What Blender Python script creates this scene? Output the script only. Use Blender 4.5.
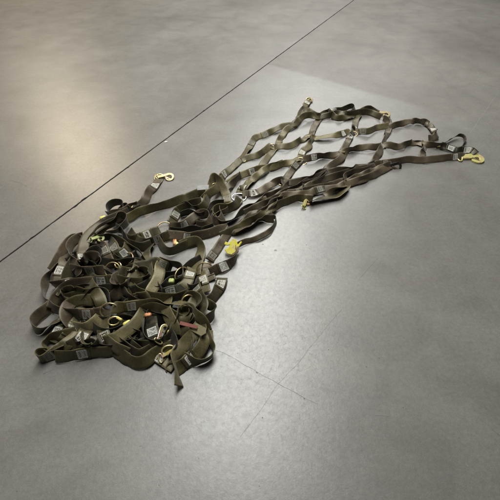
import bpy, bmesh, math, random
from mathutils import Vector, Matrix, noise
random.seed(7)
R = math.radians
scene = bpy.context.scene
for o in list(bpy.data.objects): bpy.data.objects.remove(o)

# ------------------------------------------------------------------ camera
H = 1.30; PITCH = R(47.0); F = 361.0
cd = bpy.data.cameras.new('camera'); cam = bpy.data.objects.new('camera', cd)
scene.collection.objects.link(cam); scene.camera = cam
cam.location = (0, 0, H); cam.rotation_euler = (R(90) - PITCH, 0, 0)
cd.sensor_fit = 'HORIZONTAL'; cd.sensor_width = 36.0; cd.lens = 36.0 * F / 500.0
cd.clip_start = 0.05; cd.clip_end = 200

def at(px, py, z=0.0):
    """the point at height z seen at photograph pixel (px, py)"""
    x = (px - 250) / F; y = -(py - 250) / F
    c, s = math.cos(PITCH), math.sin(PITCH)
    d = Vector((x, c + y * s, -s + y * c))
    return Vector((0, 0, H)) + d * ((H - z) / -d.z)
def to_px(p):
    c, s = math.cos(PITCH), math.sin(PITCH)
    q = Vector(p) - Vector((0, 0, H))
    zc = q.y * c - q.z * s; yc = q.y * s + q.z * c
    return 250 + F * q.x / zc, 250 - F * yc / zc

# ------------------------------------------------------------------ light
w = bpy.data.worlds.new('World'); scene.world = w; w.use_nodes = True
bg = w.node_tree.nodes['Background']
bg.inputs[0].default_value = (0.97, 0.97, 1.0, 1); bg.inputs[1].default_value = 0.02
HZ = 4.5
def mirror(px, py):
    p = at(px, py, 0); d = p - Vector((0, 0, H)); t = HZ / -d.z
    return Vector((p.x + d.x * t, p.y + d.y * t, HZ))
def strip(name, a, b, width, radiance, col):
    """lamp strip under the hall roof, from where pixel a mirrors it to where pixel b does"""
    p, q = mirror(*a), mirror(*b); v = q - p
    L = bpy.data.lights.new(name, 'AREA'); L.shape = 'RECTANGLE'; L.size = width; L.size_y = v.length
    L.energy = radiance * math.pi * width * v.length; L.color = col
    o = bpy.data.objects.new(name, L); scene.collection.objects.link(o)
    o.location = (p + q) / 2; o.rotation_euler = (0, 0, math.atan2(v.y, v.x) - R(90))
    print(name, tuple(o.location), v.length)
def strip_edge(name, a, b, depth, radiance, col):
    """lamp panel whose far long edge mirrors along the line a-b"""
    p, q = mirror(*a), mirror(*b); v = (q - p); n = Vector((v.y, -v.x, 0)).normalized()
    if n.y > 0: n = -n
    L = bpy.data.lights.new(name, 'AREA'); L.shape = 'RECTANGLE'; L.size = depth; L.size_y = v.length
    L.energy = radiance * math.pi * depth * v.length; L.color = col
    o = bpy.data.objects.new(name, L); scene.collection.objects.link(o)
    o.location = (p + q) / 2 + n * depth / 2; o.rotation_euler = (0, 0, math.atan2(v.y, v.x) - R(90))
strip('hall_lamp_warm', (100, 200), (76, 142), 1.5, 12.0, (1.0, 0.82, 0.57))
strip('hall_lamp_cool', (222, 480), (272, 200), 1.6, 9.6, (0.99, 1.0, 0.96))
strip_edge('hall_lamp_far', (292, 100), (405, 130), 4.0, 4.4, (1.0, 0.99, 0.97))
scene.view_settings.view_transform = 'Standard'; scene.view_settings.look = 'None'
scene.view_settings.exposure = 0.47; scene.view_settings.gamma = 1.0

# ------------------------------------------------------------------ materials
def mat(name):
    m = bpy.data.materials.new(name); m.use_nodes = True
    nt = m.node_tree; b = nt.nodes['Principled BSDF']
    return m, nt, b
def N(nt, t, **kw):
    n = nt.nodes.new(t)
    for k, v in kw.items():
        if k in n.inputs: n.inputs[k].default_value = v
        else: setattr(n, k, v)
    return n
def ramp(nt, fac, stops):
    r = nt.nodes.new('ShaderNodeValToRGB'); e = r.color_ramp.elements
    while len(e) < len(stops): e.new(0.5)
    for i, (p, c) in enumerate(stops):
        e[i].position = p; e[i].color = (c, c, c, 1) if isinstance(c, (int, float)) else (*c, 1)
    nt.links.new(fac, r.inputs[0]); return r
def mixc(nt, fac, a, b, mode='MIX'):
    m = nt.nodes.new('ShaderNodeMix'); m.data_type = 'RGBA'; m.blend_type = mode
    for s, v in ((0, fac), (6, a), (7, b)):
        if hasattr(v, 'is_linked'): nt.links.new(v, m.inputs[s])
        else: m.inputs[s].default_value = v if s == 0 else (*v, 1)
    return m.outputs[2]

def webbing_mat(name, c1, c2):
    m, nt, b = mat(name); L = nt.links.new
    tc = N(nt, 'ShaderNodeTexCoord'); oi = N(nt, 'ShaderNodeObjectInfo')
    n1 = N(nt, 'ShaderNodeTexNoise', Scale=9.0, Detail=4.0); L(tc.outputs['Object'], n1.inputs['Vector'])
    n2 = N(nt, 'ShaderNodeTexNoise', Scale=140.0, Detail=3.0); L(tc.outputs['Object'], n2.inputs['Vector'])
    r1 = ramp(nt, n1.outputs['Fac'], [(0.35, c1), (0.65, c2)])
    r2 = ramp(nt, n2.outputs['Fac'], [(0.3, 0.72), (0.7, 1.18)])
    c = mixc(nt, 1.0, r1.outputs[0], r2.outputs[0], 'MULTIPLY')
    # lengthwise warp bands and worn selvage, by UV (u along, v across, 0..1)
    sp = N(nt, 'ShaderNodeSeparateXYZ'); L(tc.outputs['UV'], sp.inputs[0])
    a = N(nt, 'ShaderNodeMath', operation='SUBTRACT'); L(sp.outputs['Y'], a.inputs[0]); a.inputs[1].default_value = 0.5
    a2 = N(nt, 'ShaderNodeMath', operation='ABSOLUTE'); L(a.outputs[0], a2.inputs[0])
    r3 = ramp(nt, a2.outputs[0], [(0.36, 1.0), (0.40, 0.80), (0.43, 1.0), (0.5, 1.45)])
    c = mixc(nt, 1.0, c, r3.outputs[0], 'MULTIPLY')
    rv = ramp(nt, oi.outputs['Random'], [(0.0, 0.62), (1.0, 1.36)])
    c = mixc(nt, 1.0, c, rv.outputs[0], 'MULTIPLY')
    # dusty scuffs
    n3 = N(nt, 'ShaderNodeTexNoise', Scale=38.0, Detail=6.0, Roughness=0.7); L(tc.outputs['Object'], n3.inputs['Vector'])
    r4 = ramp(nt, n3.outputs['Fac'], [(0.60, 0.0), (0.74, 0.35)])
    c = mixc(nt, r4.outputs[0], c, (0.30, 0.28, 0.23))
    L(c, b.inputs['Base Color'])
    b.inputs['Roughness'].default_value = 0.45
    b.inputs['Specular IOR Level'].default_value = 0.60; b.inputs['Specular Tint'].default_value = (1.0, 0.93, 0.74, 1)
    b.inputs['Sheen Weight'].default_value = 0.12; b.inputs['Sheen Roughness'].default_value = 0.5
    wv = N(nt, 'ShaderNodeTexWave', Scale=1.0, Distortion=0.4); wv.bands_direction = 'X'
    mp = N(nt, 'ShaderNodeMapping'); mp.inputs['Scale'].default_value = (90.0, 0.0, 1.0); L(tc.outputs['UV'], mp.inputs[0]); L(mp.outputs[0], wv.inputs[0])
    wv2 = N(nt, 'ShaderNodeTexWave', Scale=5.5); wv2.bands_direction = 'Y'; L(tc.outputs['UV'], wv2.inputs[0])
    ad = N(nt, 'ShaderNodeMath', operation='ADD'); L(wv.outputs['Fac'], ad.inputs[0]); L(wv2.outputs['Fac'], ad.inputs[1])
    ad2 = N(nt, 'ShaderNodeMath', operation='ADD'); L(ad.outputs[0], ad2.inputs[0]); L(n2.outputs['Fac'], ad2.inputs[1])
    bp = N(nt, 'ShaderNodeBump', Strength=0.15, Distance=0.0006); L(ad2.outputs[0], bp.inputs['Height']); L(bp.outputs[0], b.inputs['Normal'])
    return m
WEB = {
 'g': webbing_mat('olive_webbing', (0.036, 0.030, 0.0105), (0.080, 0.066, 0.026)),
 'o': webbing_mat('light_olive_webbing', (0.068, 0.057, 0.023), (0.128, 0.107, 0.049)),
 't': webbing_mat('taupe_webbing', (0.046, 0.034, 0.019), (0.096, 0.071, 0.042)),
 'k': webbing_mat('khaki_webbing', (0.084, 0.070, 0.031), (0.160, 0.134, 0.067)),
 'd': webbing_mat('dark_olive_shade_webbing', (0.010, 0.009, 0.005), (0.024, 0.020, 0.011)),  # for the dark straps; shade in the heap gaps is put into this colour
}
def metal_mat(name, cols, rough=0.3, metallic=1.0, scale=40):
    m, nt, b = mat(name)
    tc = N(nt, 'ShaderNodeTexCoord'); n = N(nt, 'ShaderNodeTexNoise', Scale=float(scale), Detail=3.0)
    nt.links.new(tc.outputs['Object'], n.inputs['Vector'])
    k = len(cols); r = ramp(nt, n.outputs['Fac'], [(0.35 + 0.3 * i / max(1, k - 1), c) for i, c in enumerate(cols)])
    nt.links.new(r.outputs[0], b.inputs['Base Color'])
    b.inputs['Metallic'].default_value = metallic * (0.75 if metallic == 1.0 else 1); b.inputs['Roughness'].default_value = rough
    return m
ZINC = metal_mat('yellow_zinc', [(0.80, 0.62, 0.18), (0.85, 0.75, 0.40), (0.78, 0.45, 0.36)], 0.28)
BRASS = metal_mat('worn_zinc_wire', [(0.40, 0.32, 0.13), (0.52, 0.45, 0.26), (0.42, 0.28, 0.20)], 0.32)
STEEL = metal_mat('bright_steel', [(0.7, 0.7, 0.68), (0.85, 0.85, 0.84)], 0.25)
DARKM = metal_mat('dark_steel', [(0.05, 0.045, 0.035), (0.12, 0.10, 0.07)], 0.4)
YEL = metal_mat('yellow_paint', [(0.88, 0.76, 0.05), (0.90, 0.82, 0.22), (0.75, 0.58, 0.22)], 0.4, 0.0)
ORANGE = metal_mat('orange_paint', [(0.50, 0.17, 0.06), (0.66, 0.36, 0.18)], 0.4, 0.2)
RED = metal_mat('dark_red_tape', [(0.16, 0.035, 0.02), (0.24, 0.06, 0.035)], 0.6, 0.0)
PALE = metal_mat('pale_yellow_plating', [(0.70, 0.66, 0.22), (0.80, 0.74, 0.30), (0.72, 0.48, 0.30)], 0.3, 0.4)
TAGM = metal_mat('pale_tag_metal', [(0.62, 0.62, 0.60), (0.78, 0.78, 0.76)], 0.35, 0.2)
LIME = metal_mat('pale_green_plastic', [(0.42, 0.48, 0.12), (0.6, 0.62, 0.3)], 0.4, 0.0)
THREAD = metal_mat('stitch_thread', [(0.58, 0.57, 0.50), (0.75, 0.74, 0.67)], 0.8, 0.0, 200)
THREAD2 = metal_mat('worn_stitch_thread', [(0.24, 0.235, 0.19), (0.40, 0.39, 0.33)], 0.8, 0.0, 200)

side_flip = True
def floor_mat():
    m, nt, b = mat('polished_concrete'); L = nt.links.new
    tc = N(nt, 'ShaderNodeTexCoord'); O = tc.outputs['Object']
    def noi(scale, det=5.0, rough=0.55, dist=0.0):
        n = N(nt, 'ShaderNodeTexNoise', Scale=scale, Detail=det, Roughness=rough, Distortion=dist); L(O, n.inputs['Vector']); return n.outputs['Fac']
    c = ramp(nt, noi(0.9, 4, 0.5, 0.6), [(0.32, (0.182, 0.172, 0.157)), (0.68, (0.236, 0.225, 0.208))]).outputs[0]
    c = mixc(nt, 1.0, c, ramp(nt, noi(5.0, 6, 0.6, 0.8), [(0.3, 0.90), (0.7, 1.08)]).outputs[0], 'MULTIPLY')
    c = mixc(nt, 1.0, c, ramp(nt, noi(70.0, 4, 0.7), [(0.3, 0.86), (0.7, 1.10)]).outputs[0], 'MULTIPLY')
    c = mixc(nt, 1.0, c, ramp(nt, noi(300.0, 3, 0.7), [(0.3, 0.82), (0.7, 1.14)]).outputs[0], 'MULTIPLY')
    bl = N(nt, 'ShaderNodeTexNoise', Scale=3.4, Detail=9.0, Roughness=0.68, Distortion=0.7); L(O, bl.inputs['Vector'])
    c = mixc(nt, 1.0, c, ramp(nt, bl.outputs['Fac'], [(0.36, (0.92, 0.91, 0.895)), (0.50, (1.0, 1.0, 1.0)), (0.66, (1.05, 1.045, 1.035))]).outputs[0], 'MULTIPLY')
    # dark specks / pin holes
    v = N(nt, 'ShaderNodeTexVoronoi', Scale=26.0); L(O, v.inputs['Vector'])
    sp = ramp(nt, v.outputs['Distance'], [(0.045, 1.0), (0.075, 0.0)])
    msk = ramp(nt, noi(7.0, 2), [(0.52, 0.0), (0.6, 0.8)])
    f = N(nt, 'ShaderNodeMath', operation='MULTIPLY'); L(sp.outputs[0], f.inputs[0]); L(msk.outputs[0], f.inputs[1])
    c = mixc(nt, f.outputs[0], c, (0.14, 0.125, 0.10))
    # hairline map cracking, only in patches
    dv = N(nt, 'ShaderNodeTexNoise', Scale=14.0, Detail=3.0); L(O, dv.inputs['Vector'])
    dm = mixc(nt, 0.09, O, dv.outputs['Color'])
    v2 = N(nt, 'ShaderNodeTexVoronoi', Scale=38.0); v2.feature = 'DISTANCE_TO_EDGE'; L(dm, v2.inputs['Vector'])
    ck = ramp(nt, v2.outputs['Distance'], [(0.006, 1.0), (0.035, 0.0)])
    mk = ramp(nt, noi(1.6, 4, 0.6), [(0.56, 0.0), (0.70, 0.22)])
    ce = at(262, 352); vd = N(nt, 'ShaderNodeVectorMath', operation='DISTANCE'); L(O, vd.inputs[0]); vd.inputs[1].default_value = ce
    md = ramp(nt, vd.outputs['Value'], [(0.10, 0.22), (0.60, 0.0)])
    f3 = N(nt, 'ShaderNodeMath', operation='MAXIMUM'); L(mk.outputs[0], f3.inputs[0]); L(md.outputs[0], f3.inputs[1])
    f2 = N(nt, 'ShaderNodeMath', operation='MULTIPLY'); L(ck.outputs[0], f2.inputs[0]); L(f3.outputs[0], f2.inputs[1])
    c = mixc(nt, f2.outputs[0], c, (0.13, 0.125, 0.115))
    # long trowel scuffs
    mp = N(nt, 'ShaderNodeMapping'); mp.inputs['Scale'].default_value = (1.0, 7.0, 1.0); mp.inputs['Rotation'].default_value = (0, 0, R(28)); L(O, mp.inputs[0])
    ns = N(nt, 'ShaderNodeTexNoise', Scale=2.2, Detail=6.0, Roughness=0.7); L(mp.outputs[0], ns.inputs['Vector'])
    c = mixc(nt, 1.0, c, ramp(nt, ns.outputs['Fac'], [(0.35, 0.965), (0.7, 1.03)]).outputs[0], 'MULTIPLY')
    L(c, b.inputs['Base Color'])
    rr = ramp(nt, noi(2.5, 6, 0.6, 0.5), [(0.3, 0.34), (0.7, 0.37)])
    L(rr.outputs[0], b.inputs['Roughness']); 
    ms = N(nt, 'ShaderNodeMath', operation='MAXIMUM'); L(f2.outputs[0], ms.inputs[0]); L(f.outputs[0], ms.inputs[1])
    sg = ramp(nt, noi(45.0, 7, 0.75), [(0.30, 0.66), (0.64, 1.02)])
    si = N(nt, 'ShaderNodeMath', operation='MULTIPLY_ADD'); L(ms.outputs[0], si.inputs[0]); si.inputs[1].default_value = -1.2; L(sg.outputs[0], si.inputs[2])
    # edge of the light put into the surface: specular drops past this line
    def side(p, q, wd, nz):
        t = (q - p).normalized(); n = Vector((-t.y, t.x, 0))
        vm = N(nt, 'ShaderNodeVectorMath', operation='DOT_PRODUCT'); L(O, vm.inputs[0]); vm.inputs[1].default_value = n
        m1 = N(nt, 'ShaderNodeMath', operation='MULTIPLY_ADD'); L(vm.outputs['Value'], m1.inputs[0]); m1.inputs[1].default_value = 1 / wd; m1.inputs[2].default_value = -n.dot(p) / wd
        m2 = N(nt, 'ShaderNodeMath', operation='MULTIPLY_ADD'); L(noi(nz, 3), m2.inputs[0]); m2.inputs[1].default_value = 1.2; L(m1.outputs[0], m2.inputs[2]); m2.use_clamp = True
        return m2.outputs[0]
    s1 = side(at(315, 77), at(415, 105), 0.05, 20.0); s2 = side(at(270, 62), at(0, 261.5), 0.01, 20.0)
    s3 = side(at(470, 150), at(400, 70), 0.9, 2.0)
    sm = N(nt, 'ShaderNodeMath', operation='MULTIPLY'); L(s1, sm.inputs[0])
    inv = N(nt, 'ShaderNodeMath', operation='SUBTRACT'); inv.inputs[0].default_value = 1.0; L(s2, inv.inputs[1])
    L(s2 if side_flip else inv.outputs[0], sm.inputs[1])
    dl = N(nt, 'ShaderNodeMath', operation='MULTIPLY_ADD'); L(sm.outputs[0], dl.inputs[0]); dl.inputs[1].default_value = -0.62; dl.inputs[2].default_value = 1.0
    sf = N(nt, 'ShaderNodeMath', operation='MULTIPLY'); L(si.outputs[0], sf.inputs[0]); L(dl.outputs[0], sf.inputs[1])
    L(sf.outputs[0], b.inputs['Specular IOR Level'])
    bp = N(nt, 'ShaderNodeBump', Strength=0.16, Distance=0.002); L(noi(110.0, 6, 0.7), bp.inputs['Height']); L(bp.outputs[0], b.inputs['Normal'])
    return m
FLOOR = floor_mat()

# ------------------------------------------------------------------ helpers
def link(name, verts, faces, m, parent=None, smooth=True, uvs=None):
    me = bpy.data.meshes.new(name); me.from_pydata([tuple(v) for v in verts], [], faces); me.update()
    if uvs:
        ul = me.uv_layers.new(name='UVMap')
        for lp in me.loops: ul.data[lp.index].uv = uvs[lp.vertex_index]
    for p in me.polygons: p.use_smooth = smooth
    me.materials.append(m)
    o = bpy.data.objects.new(name, me); scene.collection.objects.link(o)
    if parent: o.parent = parent
    return o
def tag(o, label=None, cat=None, group=None, kind=None):
    if label: o['label'] = label
    if cat: o['category'] = cat
    if group: o['group'] = group
    if kind: o['kind'] = kind
    return o

# ------------------------------------------------------------------ floor, with a real saw-cut joint
A = at(0, 261.5); B = at(270, 62); dj = (B - A).normalized(); nj = Vector((-dj.y, dj.x, 0))
g = 0.0042
def slab(sign):
    vs = []; fs = []
    ts = [-40 + i * 2 for i in range(19)] + [-2 + i * 0.012 for i in range(750)] + [8 + i * 4 for i in range(14)]
    for i, t in enumerate(ts):
        p = A + dj * t
        j = 0.0016 * noise.noise(Vector((t * 9, sign * 3, 0))) + 0.0016 * noise.noise(Vector((t * 38, sign * 3, 4)))
        if noise.noise(Vector((t * 14, sign * 7, 9))) > 0.42: j += 0.004   # chipped edge
        e = p + nj * sign * (g + j)
        vs += [e + Vector((0, 0, -0.012)), e + Vector((0, 0, -0.0015)), e + nj * sign * 0.0015, p + nj * sign * 60]
        if i:
            b0 = (i - 1) * 4; b1 = i * 4
            for k in range(3):
                q = (b0 + k, b1 + k, b1 + k + 1, b0 + k + 1)
                fs.append(q if sign < 0 else q[::-1])
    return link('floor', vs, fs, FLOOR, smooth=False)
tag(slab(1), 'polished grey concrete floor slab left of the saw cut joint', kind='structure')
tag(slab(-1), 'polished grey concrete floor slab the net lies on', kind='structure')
FILL = metal_mat('joint_filler', [(0.014, 0.012, 0.010), (0.045, 0.036, 0.026)], 0.8, 0.0, 20)
e0 = A - dj * 40; e1 = A + dj * 60
tag(link('floor_joint', [e0 - nj * .02 - Vector((0, 0, .008)), e1 - nj * .02 - Vector((0, 0, .008)), e1 + nj * .02 - Vector((0, 0, .008)), e0 + nj * .02 - Vector((0, 0, .008))], [(0, 1, 2, 3)], FILL), 'dark saw cut joint across the concrete floor', kind='structure')

# faint scored lines: thin worn marks in the concrete
SC = metal_mat('worn_score_mark', [(0.15, 0.145, 0.13), (0.19, 0.185, 0.17)], 0.45, 0.0, 30)
SL = metal_mat('pale_scratch', [(0.40, 0.39, 0.36), (0.46, 0.45, 0.42)], 0.5, 0.0, 30)
def score(pts, wd, m, seed=0):
    P = [at(*p) for p in pts]; vs = []; fs = []; out = []
    for a, b in zip(P, P[1:]):
        k = max(2, int((b - a).length / 0.02))
        for i in range(k): out.append(a.lerp(b, i / k))
    out.append(P[-1])
    for i, p in enumerate(out):
        d = (out[min(i + 1, len(out) - 1)] - out[max(i - 1, 0)]).normalized(); s = Vector((-d.y, d.x, 0))
        jit = 0.006 * noise.noise(Vector((i * 0.16, seed, 0))) + 0.003 * noise.noise(Vector((i * 0.5, seed, 2)))
        ww = wd * (0.35 + 0.9 * abs(noise.noise(Vector((i * 0.45, seed + 5, 3)))))
        vs += [p + s * (jit - ww), p + s * (jit + ww)]
        if i: fs.append((2 * i - 2, 2 * i, 2 * i + 1, 2 * i - 1))
    vs = [Vector((v.x, v.y, 0.0006)) for v in vs]
    o = link('floor_mark', vs, fs, m); tag(o, kind='structure'); return o
score([(206, 347), (224, 354), (250, 367), (278, 384), (302, 397), (318, 404)], 0.0007, SC, 1)
score([(240, 437), (262, 408), (278, 385), (300, 360), (324, 330), (342, 310)], 0.0006, SC, 2)
score([(360, 278), (378, 258)], 0.0008, SC, 3)
score([(498, 93), (486, 110), (470, 133)], 0.0009, SL, 4)
score([(10, 180), (22, 184), (28, 187)], 0.0012, SC, 5)
rs = random.Random(5)
for i in range(18):   # short scuffs and scratches
    x = rs.uniform(0, 500); y = rs.uniform(10, 490); a = rs.uniform(0, 3.14); l = rs.uniform(3, 16)
    score([(x, y), (x + math.cos(a) * l * .5 + rs.uniform(-1, 1), y + math.sin(a) * l * .35), (x + math.cos(a) * l, y + math.sin(a) * l * .6)], rs.uniform(.0003, .0008), SC if i % 3 else SL, 10 + i)
score([(274.2, 250.2), (276.6, 250.6)], 0.010, SC, 71); score([(262, 244), (263.6, 244.4)], 0.005, SC, 72); score([(256, 372), (258, 372.5)], 0.006, SC, 73)
def ring_crack(px, py, r, seed):
    c = at(px, py); pts = []
    for i in range(15):
        a = i / 14 * R(300) + seed
        pts.append(to_px(c + Vector((math.cos(a) * r, math.sin(a) * r * .8, 0)) * (1 + .2 * noise.noise(Vector((i * .7, seed, 1))))))
    score(pts, 0.0006, SC, seed)

# ------------------------------------------------------------------ the net
net = bpy.data.objects.new('cargo_net', None); scene.collection.objects.link(net)
net.location = (0, 0, 0)
tag(net, 'tangled olive webbing cargo net, heaped at one end and spread out as mesh on concrete', 'cargo net')
W = 0.050; TH = 0.0024

def catmull(P, t):
    n = len(P); i = min(int(t), n - 2); f = t - i
    p0 = P[max(i - 1, 0)]; p1 = P[i]; p2 = P[i + 1]; p3 = P[min(i + 2, n - 1)]
    return [0.5 * (2 * b + (c - a) * f + (2 * a - 5 * b + 4 * c - d) * f * f + (3 * b - a - 3 * c + d) * f ** 3) for a, b, c, d in zip(p0, p1, p2, p3)]

class Ribbon:
    """a flat webbing band with its frame at every 5 mm"""
    def __init__(s, pts, z, roll, seed, wd=W, wob=1.0, tw=13, ext=0.010, sink=0.0):
        ctrl = []
        for p in pts:
            zz = (p[2] if len(p) > 2 and p[2] is not None else z) / 100.0
            zz = zz * 0.2 if zz <= 0.0051 else zz - 0.004
            r = p[3] if len(p) > 3 else roll
            zc = zz + 0.0016 + wd / 2 * abs(math.sin(R(r)))
            q = at(p[0], p[1], zc)
            ctrl.append([q.x, q.y, zc, r, zz])
        if sink:
            for e in (0, -1):
                dz = min(sink, ctrl[e][4]); zc = ctrl[e][2] - dz
                pp = pts[e]; q = at(pp[0], pp[1], zc); ctrl[e][0:3] = [q.x, q.y, zc]
        for e, f in ((0, 1), (-1, -2)):
            d = Vector(ctrl[e][:3]) - Vector(ctrl[f][:3]); d.z = 0
            if d.length > 0: d = d.normalized() * ext
            ctrl[e][0] += d.x; ctrl[e][1] += d.y
        raw = []
        for i in range(len(ctrl) - 1):
            for k in range(14): raw.append(catmull(ctrl, i + k / 14))
        raw.append(list(ctrl[-1]))
        L = [0.0]
        for a, b in zip(raw, raw[1:]): L.append(L[-1] + (Vector(b[:3]) - Vector(a[:3])).length)
        s.len = L[-1]; n = max(4, int(s.len / 0.005)); s.n = n
        s.P = []; rl = []; j = 0
        for i in range(n + 1):
            t = s.len * i / n
            while j < len(L) - 2 and L[j + 1] < t: j += 1
            f = (t - L[j]) / max(1e-9, L[j + 1] - L[j])
            v = [a + (b - a) * f for a, b in zip(raw[j], raw[j + 1])]
            rr = v[3] + wob * tw * noise.noise(Vector((t * 12, seed * 3.1, 0.5))) + wob * 10 * noise.noise(Vector((t * 26, seed * 3.1, 7.5)))
            zmin = 0.0014 + wd / 2 * abs(math.sin(R(rr)))
            z3 = max(v[2] + wob * 0.005 * noise.noise(Vector((t * 18, seed, 2.2))), zmin)
            z3 += wob * 0.011 * max(0.0, noise.noise(Vector((t * 7, seed * 2.3, 5.1))))
            s.P.append(Vector((v[0], v[1], z3))); rl.append(R(rr))
        # soften kinks
        for _ in range(3):
            Q = [p.copy() for p in s.P]
            for i in range(1, n): Q[i] = (s.P[i - 1] + s.P[i] * 2 + s.P[i + 1]) / 4
            s.P = Q
        s.T = []; s.Wv = []; s.Nn = []; lastside = None
        for i in range(n + 1):
            T = (s.P[min(i + 2, n)] - s.P[max(i - 2, 0)]).normalized()
            side = Vector((0, 0, 1)).cross(T)
            if side.length < 0.05 and lastside is not None: side = lastside.copy()
            side.normalize(); lastside = side
            up = T.cross(side).normalized()
            wv = side * math.cos(rl[i]) + up * math.sin(rl[i])
            s.T.append(T); s.Wv.append(wv); s.Nn.append(T.cross(wv).normalized())
        s.wd = wd; s.seed = seed
    def pt(s, u, v, off=0.0):
        """u in metres along, v -1..1 across, off metres along the normal"""
        x = min(max(u / s.len * s.n, 0), s.n - 1e-6); i = int(x); f = x - i
        P = s.P[i].lerp(s.P[i + 1], f); Wv = s.Wv[i].lerp(s.Wv[i + 1], f); Nn = s.Nn[i].lerp(s.Nn[i + 1], f)
        cup = 0.0022 * noise.noise(Vector((u * 11, s.seed, 4))) * (v * v - .4) + 0.0035 * v * noise.noise(Vector((u * 22, s.seed * 1.7, 9)))
        q = P + Wv * (v * s.wd / 2) + Nn * (off + cup)
        if q.z < 0.0008: q.z = 0.0008
        return q
    def near(s, px, py):
        best = None
        for i, p in enumerate(s.P):
            a = to_px(p); d = (a[0] - px) ** 2 + (a[1] - py) ** 2
            if best is None or d < best[0]: best = (d, i)
        return s.len * best[1] / s.n
    def mesh(s, u0, u1, off=0.0, th=TH, scale=1.0):
        prof = [(-1, 0.15), (-.97, .5), (-.6, .5), (-.2, .5), (.2, .5), (.6, .5), (.97, .5), (1, .15), (1, -.15), (.97, -.5), (.6, -.5), (.2, -.5), (-.2, -.5), (-.6, -.5), (-.97, -.5), (-1, -.15)]
        k = max(2, int((u1 - u0) / 0.005)); m = len(prof); vs = []; fs = []; uv = []
        for i in range(k + 1):
            u = u0 + (u1 - u0) * i / k
            for a, b in prof:
                vs.append(s.pt(u, a * scale, off + b * th)); uv.append((u, a * .5 + .5))
            if i:
                for j in range(m):
                    a0 = (i - 1) * m; b0 = i * m; j2 = (j + 1) % m
                    fs.append((a0 + j, b0 + j, b0 + j2, a0 + j2))
        fs.append(tuple(range(m))); fs.append(tuple(k * m + j for j in reversed(range(m))))
        return vs, fs, uv

def stitching(rb, uc, sgn, parent, size=0.036, fresh=True, off=0.0):
    """box of back and forth sewn thread lines"""
    rnd = random.Random(int(uc * 1000) + int(rb.seed * 17)); vs = []; fs = []
    h = size / 2; vh = 0.80
    base = sgn * (TH / 2 + off + 0.0007)
    def line(u0, v0, u1, v1, wd=0.0013):
        k = max(1, int(abs(u1 - u0) / 0.006 + abs(v1 - v0) * rb.wd / 2 / 0.006))
        du, dv = (u1 - u0), (v1 - v0) * rb.wd / 2; l = math.hypot(du, dv) or 1
        nu, nv = -dv / l * wd / 2, du / l * wd / 2 / (rb.wd / 2)
        for i in range(k):
            fa, fb = i / k, (i + 0.86) / k
            b0 = len(vs)
            for f in (fa, fb):
                u = u0 + (u1 - u0) * f; v = v0 + (v1 - v0) * f
                vs.append(rb.pt(uc + u + nu, v + nv, base)); vs.append(rb.pt(uc + u - nu, v - nv, base))
            fs.append((b0, b0 + 1, b0 + 3, b0 + 2) if sgn > 0 else (b0, b0 + 2, b0 + 3, b0 + 1))
    kind = rnd.randrange(4); miss = rnd.choice((0.0, 0.0, 0.12, 0.3))
    h = size / 2 * rnd.uniform(0.78, 1.08); vh = rnd.uniform(0.66, 0.84)
    def ln(*a):
        if rnd.random() > miss: line(*a)
    for e in (-h, -h + .003, h, h - .003): line(e, -vh, e, vh, 0.0019)
    for v in (-vh, -vh + .12, vh, vh - .12): line(-h, v, h, v, 0.0019)
    if kind == 0:
        for i in range(6):
            v0 = -vh + 2 * vh * i / 6; v1 = v0 + 2 * vh / 6
            ln(-h * .8, v0, h * .8, v1, 0.0021); ln(h * .8, v1, -h * .3, v1, 0.0021)
    elif kind == 1:
        for i in range(9):
            u = -h + 2 * h * (i + .5) / 9; ln(u, -vh, u + h * .1, vh, 0.0023)
        ln(-h, -vh, h, vh, 0.002); ln(-h, vh, h, -vh, 0.002)
    elif kind == 2:
        for q in (.25, .5, .75, .9):
            ln(-h * q, -vh * q, h * q, -vh * q, .0024); ln(h * q, -vh * q, h * q, vh * q, .0024); ln(h * q, vh * q, -h * q, vh * q, .0024); ln(-h * q, vh * q, -h * q, -vh * q, .0024)
    else:
        for i in range(7):
            v = -vh + 2 * vh * (i + .5) / 7; ln(-h, v, h, v + rnd.uniform(-.1, .1), 0.0026)
        for i in range(4): ln(-h + rnd.random() * size, -vh, -h + rnd.random() * size, vh, 0.0019)
    o = link('stitching', vs, fs, THREAD if fresh else THREAD2, parent)
    return o

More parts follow.
